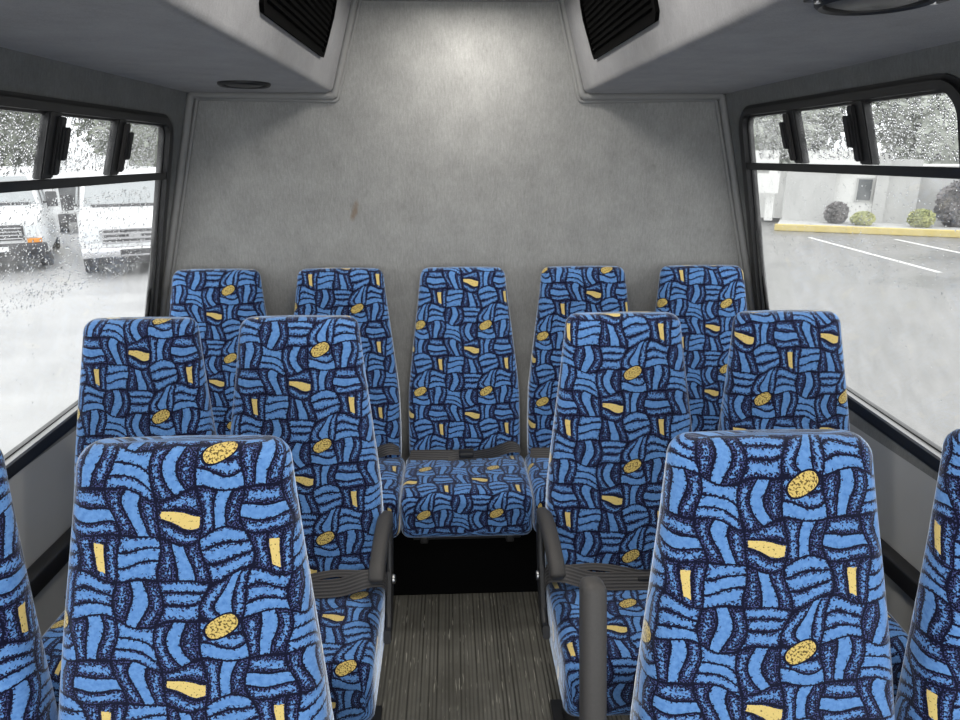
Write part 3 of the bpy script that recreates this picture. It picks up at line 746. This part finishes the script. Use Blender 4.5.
def speaker(x, y, r, label, tabs):
    root = empty('ceiling_speaker', (x, y, ZS)); tag(root, label, 'speaker')
    bm = bmesh.new(); prof_ = [(r, 0), (r*1.0, -.006), (r*.93, -.011), (r*.86, -.008), (r*.84, -.002)]
    N = 36; R = [[bm.verts.new((q*math.cos(2*PI*k/N), q*math.sin(2*PI*k/N), z)) for k in range(N)] for q, z in prof_]
    for A, B in zip(R, R[1:]):
        for k in range(N): bm.faces.new((A[k], A[(k+1) % N], B[(k+1) % N], B[k]))
    bm.faces.new(R[0][::-1]); bm.faces.new(R[-1])
    link('rim', bm, M['black'], root, smooth=True)
    bm = bmesh.new(); R = [[bm.verts.new((q*math.cos(2*PI*k/N), q*math.sin(2*PI*k/N), z)) for k in range(N)] for q, z in ((r*.85, -.003), (r*.6, -.009), (r*.25, -.012))]
    for A, B in zip(R, R[1:]):
        for k in range(N): bm.faces.new((A[k], A[(k+1) % N], B[(k+1) % N], B[k]))
    bm.faces.new(R[-1]); bm.faces.new(R[0][::-1]); link('grille', bm, M['rubber'], root, smooth=True)
    if tabs:
        for a in (0, PI):
            bm = bmesh.new(); box(bm, -.016, .016, -.012, .012, -.006, 0, .002); t_ = link('mounting_tab', bm, M['black'], root); t_.location = (math.cos(a)*r*1.06, math.sin(a)*r*1.06, 0)
            bm = bmesh.new(); tube(bm, [(0, 0, -.006), (0, 0, -.009)], .005, 10); link('screw', bm, M['steel'], t_)
speaker(-.683, 2.32, .080, 'dark round speaker in the left overhead duct near the rear wall', False)
speaker(.577, 1.07, .082, 'round black speaker with screw tabs in the right overhead duct', True)
def ceiling_lamp(x, y, power, label):
    root = empty('ceiling_light', (x, y, ZC)); tag(root, label, 'ceiling light')
    bm = bmesh.new(); box(bm, -.13, .13, -.055, .055, -.012, 0, .005); link('base', bm, M['trim'], root)
    bm = bmesh.new(); box(bm, -.115, .115, -.042, .042, -.030, -.012, .008); link('lens', bm, M['lamp'], root)
    l = D.lights.new('dome_glow', 'AREA'); l.shape = 'RECTANGLE'; l.size = .22; l.size_y = .08; l.energy = power; l.color = (1, .96, .90)
    o = D.objects.new('dome_glow', l); COL.objects.link(o); o.parent = root; o.location = (0, 0, -.034)
ceiling_lamp(.03, 2.40, 4.6, 'lit oblong dome light on the ceiling above the back row')
ceiling_lamp(.0, 1.40, 7.5, 'added unseen fill lamp on the ceiling above the middle row')  # out-of-view lamp added to brighten the middle seats and cushions
ceiling_lamp(0, .45, 7, 'added unseen fill lamp on the ceiling above the front row')  # out-of-view lamp added to lift the light inside the bus

# ------------------------------------------------------------------ seats
Y3, Y2, Y1 = 2.536, 1.732, .920
R3 = 'five seats of the back row'; R2 = 'four seats of the middle row'; R1 = 'four seats of the front row'
zr = 1
SP = .459
seat((-2*SP, Y3, 0), 'blue patterned bus seat of the back row, in the left corner by the left window', R3, .214, (.055, .085), (.05, .1), zr, variant='wide')
seat((-SP, Y3, 0), 'blue patterned bus seat of the back row, immediately left of the centre seat', R3, .214, (.065, .155), (.12, .03), zr, variant='wide')
seat((0, Y3, 0), 'centre seat of the back row, facing down the aisle, blue patterned', R3, .214, (.082, .222), (.10, .19), zr, variant='wide')
seat((SP, Y3, 0), 'blue patterned bus seat of the back row, immediately right of the centre seat', R3, .214, (.085, .02), (.02, .16), zr, variant='wide')
seat((2*SP, Y3, 0), 'blue patterned bus seat of the back row, in the right corner by the right window', R3, .214, (.08, .15), (.2, .06), zr, variant='wide')
seat((-.852, Y2, 0), 'middle-row window seat on the left side, blue patterned with yellow flecks', R2, .207, (.065, .255), (.08, .2)).scale = (.93, 1, 1)
seat((-.444, Y2, 0), 'middle-row aisle seat on the left, lowered armrest on its aisle side', R2, .207, (.06, .09), (.15, .12), aisle=1, arm='down')
seat((.414, Y2, 0), 'middle-row aisle seat on the right, lowered armrest on its aisle side', R2, .207, (.015, .16), (-.02, .19), aisle=-1, arm='down')
seat((.862, Y2, 0), 'middle-row window seat on the right side, blue patterned with yellow flecks', R2, .207, (-.09, .235), (.1, .1)).scale = (.93, 1, 1)
seat((-.868, Y1+.0, 0), 'front-row window seat on the left, mostly cut off by the picture edge', R1, .207, (.12, .13), (.08, .2))
seat((-.443, Y1, 0), 'front-row aisle seat on the left, large in the foreground, no raised armrest', R1, .207, (.060, .020), (.1, .1), aisle=1, arm=None)
seat((.434, Y1-.017, 0), 'front-row aisle seat on the right, large, raised charcoal armrest at its side', R1, .207, (.030, .073), (.1, .1), aisle=-1, arm='up')
seat((.868, Y1-.02, 0), 'front-row window seat on the right, cut off by the right picture edge', R1, .207, (-.02, .28), (.1, .1))

# ------------------------------------------------------------------ outside
G = -.75
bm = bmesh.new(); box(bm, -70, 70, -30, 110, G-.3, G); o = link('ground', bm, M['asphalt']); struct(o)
def strip(name, p0, p1, wd, label):
    p0, p1 = Vector(p0), Vector(p1); d = (p1-p0).normalized(); n = Vector((-d.y, d.x))*wd/2; bm = bmesh.new()
    prism(bm, [tuple(p0-n), tuple(p1-n), tuple(p1+n), tuple(p0+n)], G, G+.006, 'Z'); o = link(name, bm, M['line']); tag(o, label, 'parking line', 'white parking bay lines'); 
strip('parking_line', (10.56, 19.9), (10.06, 13.6), .11, 'white painted parking line nearest the rear corner of the bus')
strip('parking_line', (12.80, 19.3), (12.40, 13.3), .11, 'white painted parking line further to the right, by the yellow kerb')
# yellow kerb and the building beyond, laid out along the kerb
bld_rot = math.atan2(-.463, .886)
def K(name, label, cat, kind=None, group=None):
    r = empty(name, (10.65, 21.73, G), bld_rot)
    if label: tag(r, label, cat, group)
    if kind: r['kind'] = kind
    return r
bm = bmesh.new(); box(bm, -.27, 9.0, 0, .115, 0, .22, .03)
c = link('yellow_kerb', bm, M['curb']); c.location = (10.65, 21.73, G); c.rotation_euler = (0, 0, bld_rot); tag(c, 'long yellow painted kerb behind the parking lines', 'kerb')
bm = bmesh.new(); box(bm, -.20, 9.0, .12, 12, 0, .19); c = link('pavement', bm, M['bgrey']); c.location = (10.65, 21.73, G); c.rotation_euler = (0, 0, bld_rot); struct(c)
B = K('office_building', 'white and grey building with pillars behind the yellow kerb', 'building')
def bpart(name, mat, *boxes):
    bm = bmesh.new()
    for b_ in boxes: box(bm, *b_)
    return link(name, bm, mat, B)
bpart('wall', M['bwhite'], (-1.4, 14, 3.2, 9, .15, 2.0))
bpart('grey_panel', M['bgrey'], (-.15, 1.38, 2.0, 3.2, .15, 1.95))
bpart('roof_band', M['bwhite'], (.3, 2.05, 2.05, 3.3, 1.95, 2.48), (-1.5, -.5, 2.6, 3.3, 1.95, 2.5))
bpart('pillar', M['bgrey'], (2.55, 2.9, 2.0, 2.5, .15, 2.4))
bpart('pillar', M['bwhite'], (-.72, -.45, 2.0, 2.3, .15, 2.2))
bpart('grey_wall', M['bgrey'], (2.9, 3.8, 2.2, 3.2, .15, 2.2))
bpart('side_wall', M['bgrey'], (3.8, 14, 2.6, 3.2, .15, 2.0))
bpart('bay_wall', M['bwhite'], (1.38, 2.55, 2.3, 3.2, .15, 2.0))
wf = bpart('window', M['bgrey'], (2.0, 2.52, 2.24, 2.3, .85, 1.62)); bm = bmesh.new(); box(bm, 2.06, 2.46, 2.22, 2.25, .9, 1.57); link('pane', bm, M['bglass'], wf)
wf = bpart('sign_board', M['bwhite'], (-1.05, -.35, 1.6, 1.68, 1.1, 1.75))

def foliage(bm, c, r, n, ls, rnd, core=True):
    """leaf cards round a lumpy crown"""
    c = Vector(c)
    for _ in range(n):
        d = Vector((rnd.gauss(0, 1), rnd.gauss(0, 1), rnd.gauss(0, 1))).normalized()
        lump = 1+.22*math.sin(5*d.x+c.x)*math.cos(4*d.z+c.y)
        p = c+Vector((d.x*r[0], d.y*r[1], d.z*r[2]))*lump*(.72+.3*rnd.random())
        if p.z < G+.02: continue
        a = Vector((rnd.gauss(0, 1), rnd.gauss(0, 1), rnd.gauss(0, 1))).normalized(); b = a.orthogonal().normalized(); s = ls*(.6+.8*rnd.random())
        vs = [bm.verts.new(p+a*s), bm.verts.new(p+b*s*.5), bm.verts.new(p-a*s), bm.verts.new(p-b*s*.5)]; bm.faces.new(vs)
def core_ball(bm, c, r):
    m = Matrix.Translation(c) @ Matrix.Diagonal((r[0]*.75, r[1]*.75, r[2]*.75, 1)); bmesh.ops.create_icosphere(bm, subdivisions=2, radius=1, matrix=m)
def bush(x, y, rx, ry, h, mat, label, seed, ls=.07):
    rnd = random.Random(seed); d = Vector((.886, -.463, 0)); n = Vector((.463, .886, 0)); p = Vector((10.65, 21.73, G+.19))+d*x+n*y
    bm = bmesh.new(); core_ball(bm, (0, 0, h*.5), (rx, ry, h*.6)); bm2 = bm
    for _ in range(900):
        dd = Vector((rnd.gauss(0, 1), rnd.gauss(0, 1), rnd.gauss(0, 1))).normalized(); q = Vector((dd.x*rx, dd.y*ry, h*.5+dd.z*h*.5))*(1)
        q = Vector((q.x*(.8+.3*rnd.random()), q.y*(.8+.3*rnd.random()), max(.02, q.z)))
        a = Vector((rnd.gauss(0, 1), rnd.gauss(0, 1), rnd.gauss(0, 1))).normalized(); b_ = a.orthogonal().normalized(); s = ls*(.6+.8*rnd.random())
        bm.faces.new([bm.verts.new(q+a*s), bm.verts.new(q+b_*s*.6), bm.verts.new(q-a*s), bm.verts.new(q-b_*s*.6)])
    root = empty('bush', tuple(p), bld_rot); tag(root, label, 'bush', 'bushes in front of the building'); link('leaves', bm, M[mat], root)
    bm = bmesh.new(); tube(bm, [(0, 0, 0), (0, 0, h*.5)], .04, 6); link('stem', bm, M['bark'], root)
bush(1.50, 1.35, .32, .35, .66, 'bushdark', 'dark leafless-looking shrub left of the clipped yellow-green one by the pillars', 1)
bush(2.26, .95, .30, .3, .40, 'bushgreen', 'low clipped yellow-green bush in front of the pillar', 2)
bush(3.85, 1.0, .33, .33, .52, 'bushgreen', 'round yellow-green bush against the grey wall', 3)
bush(4.80, 1.6, .52, .5, 1.35, 'bushdark', 'tall dark shrub at the right edge beyond the round bush', 4, .09)
bush(6.35, 1.6, .8, .6, 1.5, 'bushdark', 'wide dark shrub beyond the tall one, farthest right', 7, .09)

def tree(x, y, h, cr, mat, label, seed, n=2600, ls=.3):
    rnd = random.Random(seed); root = empty('tree', (x, y, G)); tag(root, label, 'tree', 'trees beyond the parking lot')
    bm = bmesh.new(); tube(bm, [(0, 0, 0), (.1, 0, h*.35), (0, .1, h*.8)], [.22, .17, .05], 8); link('trunk', bm, M['bark'], root)
    bm = bmesh.new()
    for k in range(5):
        a = 2*PI*k/5+rnd.random(); cc = (math.cos(a)*cr*.45, math.sin(a)*cr*.45, h*(.42+.13*(k % 3)))
        rr = (cr*.72, cr*.72, h*.30); core_ball(bm, cc, rr)
        for _ in range(n//5):
            d = Vector((rnd.gauss(0, 1), rnd.gauss(0, 1), rnd.gauss(0, 1))).normalized(); p = Vector(cc)+Vector((d.x*rr[0], d.y*rr[1], d.z*rr[2]))*(.78+.28*rnd.random())
            a_ = Vector((rnd.gauss(0, 1), rnd.gauss(0, 1), rnd.gauss(0, 1))).normalized(); b_ = a_.orthogonal().normalized(); s = ls*(.6+.8*rnd.random())
            bm.faces.new([bm.verts.new(p+a_*s), bm.verts.new(p+b_*s*.5), bm.verts.new(p-a_*s), bm.verts.new(p-b_*s*.5)])
    link('crown', bm, M[mat], root)
for k, (x, y, h, cr) in enumerate([(-37, 23, 9, 2.7), (-34, 34, 12, 3.2), (-29, 27, 9, 2.7), (-25, 38, 12, 3.2), (-21, 32, 9, 2.7), (-16.5, 40, 12, 3.2), (-13, 33, 9, 2.7)]):
    tree(x, y, h, cr, 'leaf', ['grey-green tree at the far left behind the vans', 'tall grey-green tree set back behind the far left tree', 'grey-green tree behind the left van', 'tall grey-green tree set back behind the left van', 'grey-green tree behind the white bus', 'tall grey-green tree set back behind the right van', 'grey-green tree right of the others behind the right van'][k], 20+k)
for k, (x, y, h, cr) in enumerate([(14.5, 33.5, 7, 2.5), (19, 40, 10, 3.0), (22, 31.5, 7.5, 2.5), (27, 36, 10, 3.0), (29, 27.5, 8, 2.5)]):
    tree(x, y, h, cr, 'leafpale', ['pale tree above the left end of the building', 'pale tall tree set back above the middle of the building', 'pale tree behind the right part of the building', 'pale tall tree set back behind the right end of the building', 'pale tree farthest right behind the building'][k], 40+k, 2200)

def van(loc, az, label, style):
    """front axle at the origin; nose towards -Y before turning"""
    root = empty('parked_van', (loc[0], loc[1], G)); root.rotation_euler = (0, 0, az); tag(root, label, 'van', 'white vans parked across the lot')
    W = 1.0; H = 2.08
    bm = bmesh.new()
    # side profile rings (half width, y, z) : lower body then cab
    def sect(y, z0, z1, w0, w1): return [(-w0, y, z0), (-w0, y, (z0+z1)*.5), (-w1, y, z1-.05), (-w1+.09, y, z1), (w1-.09, y, z1), (w1, y, z1-.05), (w0, y, (z0+z1)*.5), (w0, y, z0)]
    secs = [sect(-.86, .48, 1.02, .90, .84), sect(-.72, .38, 1.13, .97, .90), sect(-.25, .38, 1.20, 1.0, .93), sect(.12, .38, 1.27, 1.0, .93), sect(.13, .38, 1.30, 1.0, .90), sect(.62, .38, 1.98, 1.0, .80), sect(.95, .38, H, 1.0, .82), sect(4.3, .38, H, 1.0, .84), sect(4.42, .45, H-.1, .97, .80)]
    R = [[bm.verts.new(p) for p in s_] for s_ in secs]
    for A, Bq in zip(R, R[1:]):
        for k in range(8): bm.faces.new((A[k], A[(k+1) % 8], Bq[(k+1) % 8], Bq[k]))
    bm.faces.new(R[0]); bm.faces.new(R[-1][::-1]); bmesh.ops.bevel(bm, geom=[e for e in bm.edges if e.calc_face_angle(0) > .5], offset=.03, segments=2, affect='EDGES')
    link('body', bm, M['vanwhite'], root, smooth=True)
    def quadslab(pts, th, mat, nm, par=root):
        bm = bmesh.new(); P = [Vector(p) for p in pts]; n = (P[1]-P[0]).cross(P[2]-P[0]).normalized()
        A = [bm.verts.new(p+n*th) for p in P]; Bq = [bm.verts.new(p-n*th) for p in P]; m = len(P); bm.faces.new(A); bm.faces.new(Bq[::-1])
        for k in range(m): bm.faces.new((A[k], Bq[k], Bq[(k+1) % m], A[(k+1) % m]))
        return link(nm, bm, mat, par)
    quadslab([(-.84, .16, 1.33), (.84, .16, 1.33), (.72, .585, 1.90), (-.72, .585, 1.90)], .02, M['vanglass'], 'windscreen')
    for s in (-1, 1):
        quadslab([(s*.975, .45, 1.32), (s*.975, 1.25, 1.32), (s*.875, 1.25, 1.84), (s*.885, .68, 1.84)], .02, M['vanglass'], 'side_window')
    wp_ = quadslab([(-.70, .14, 1.31), (.70, .14, 1.31), (.70, .17, 1.35), (-.70, .17, 1.35)], .035, M['vanblack'], 'wiper')
    dark = style == 'dark'
    bm = bmesh.new(); box(bm, -.60, .60, -.90, -.84, .66, .97, .02); gr = link('grille', bm, M['vanblack'] if dark else M['chrome'], root)
    bm = bmesh.new()
    if dark:
        for k in range(4): box(bm, -.57, .57, -.915, -.895, .69+.07*k, .71+.07*k)
        link('grille_bars', bm, M['chrome'], gr)
    else:
        for k in range(3): box(bm, -.55, .55, -.915, -.895, .70+.09*k, .745+.09*k)
        link('grille_bars', bm, M['vanblack'], gr)
    bm = bmesh.new(); tube(bm, [(0, -.915, .82), (0, -.93, .82)], .07, 20); 
    for v_ in bm.verts: v_.co.x *= 1.6
    link('badge', bm, M['chrome'], gr)
    for s in (-1, 1):
        x0, x1 = sorted((s*.62, s*.82)); bm = bmesh.new(); box(bm, x0, x1, -.90, -.80, .70, .96, .02); link('headlight', bm, M['headlamp'], root)
        x0, x1 = sorted((s*.64 if dark else s*.80, s*.90)); bm = bmesh.new(); box(bm, x0, x1, -.90, -.78, .60 if dark else .70, .69 if dark else .94, .01); link('turn_signal', bm, M['orange'] if dark else M['headlamp'], root)
        bm = bmesh.new(); box(bm, *sorted((s*1.02, s*1.24)), .38, .46, 1.25, 1.58, .03); box(bm, *sorted((s*.93, s*1.05)), .40, .44, 1.33, 1.37); link('side_mirror', bm, M['vanblack'], root)
    bm = bmesh.new(); box(bm, -.98, .98, -1.00, -.80, .40, .60, .04); bp = link('bumper', bm, M['vanblack'] if dark else M['chrome'], root, smooth=True)
    bm = bmesh.new(); box(bm, -.30, .30, -1.01, -.99, .45, .55); link('number_plate', bm, M['vanblack'] if not dark else M['vanwhite'], bp)
    bm = bmesh.new(); box(bm, -.90, .90, -.86, -.5, .25, .42, .02); link('air_dam', bm, M['vanblack'], root)
    for s in (-1, 1):
        for y in (0, 3.3):
            bm = bmesh.new(); x = s*.86
            prof_ = [(-.12, .24), (-.12, .35), (-.09, .375), (.09, .375), (.12, .35), (.12, .24)]; N = 28
            R = [[bm.verts.new((x+dx, y+rr*math.cos(2*PI*k/N), .375+rr*math.sin(2*PI*k/N))) for k in range(N)] for dx, rr in prof_]
            for A, Bq in zip(R, R[1:]):
                for k in range(N): bm.faces.new((A[k], A[(k+1) % N], Bq[(k+1) % N], Bq[k]))
            bm.faces.new(R[0]); bm.faces.new(R[-1][::-1]); wv_ = link('wheel', bm, M['tyre'], root, smooth=True)
            bm = bmesh.new(); tube(bm, [(x+s*.11, y, .375), (x+s*.125, y, .375)], [.2, .15], 20); link('hubcap', bm, M['chrome'], wv_)
    return root
az = math.radians(26)
van((-6.76, 14.9), az, 'white van with chrome grille nearest the rear corner of the left window', 'chrome')
van((-9.80, 15.2), az, 'white van with orange turn signals and dark bumper, at the left picture edge', 'dark')

def shuttle(loc, az):
    root = empty('parked_bus', (loc[0], loc[1], G)); root.rotation_euler = (0, 0, az); tag(root, 'white bus with big dark windscreen parked between and behind the two vans', 'bus')
    bm = bmesh.new(); box(bm, -1.1, 1.1, 0, 6.5, .42, 2.35, .12); link('body', bm, M['vanwhite'], root, smooth=True)
    for x0, x1 in ((-.95, -.02), (.02, .95)):
        bm = bmesh.new(); box(bm, x0, x1, -.03, .03, .85, 1.52, .02); link('windscreen', bm, M['busglass'], root, smooth=True)
    bm = bmesh.new(); box(bm, -1.08, 1.08, -.14, .1, .36, .62, .03); link('bumper', bm, M['vanblack'], root)
    for s in (-1, 1):
        bm = bmesh.new(); box(bm, *sorted((s*.7, s*.95)), -.03, .03, .72, .88, .02); link('headlight', bm, M['headlamp'], root)
        bm = bmesh.new(); box(bm, *sorted((s*1.18, s*1.40)), -.25, -.15, 1.2, 1.65, .03); box(bm, *sorted((s*1.05, s*1.25)), -.2, .05, 1.6, 1.64); link('side_mirror', bm, M['vanblack'], root)
        for k in range(4):
            bm = bmesh.new(); box(bm, *sorted((s*1.09, s*1.12)), .6+1.4*k, 1.75+1.4*k, 1.15, 1.9, .01); link('side_window', bm, M['busglass'], root)
        for y in (1.0, 5.0):
            bm = bmesh.new(); tube(bm, [(s*1.13, y, .42), (s*.85, y, .42)], .42, 26); link('wheel', bm, M['tyre'], root, smooth=True)
shuttle((-11.2, 22.5), math.radians(28))
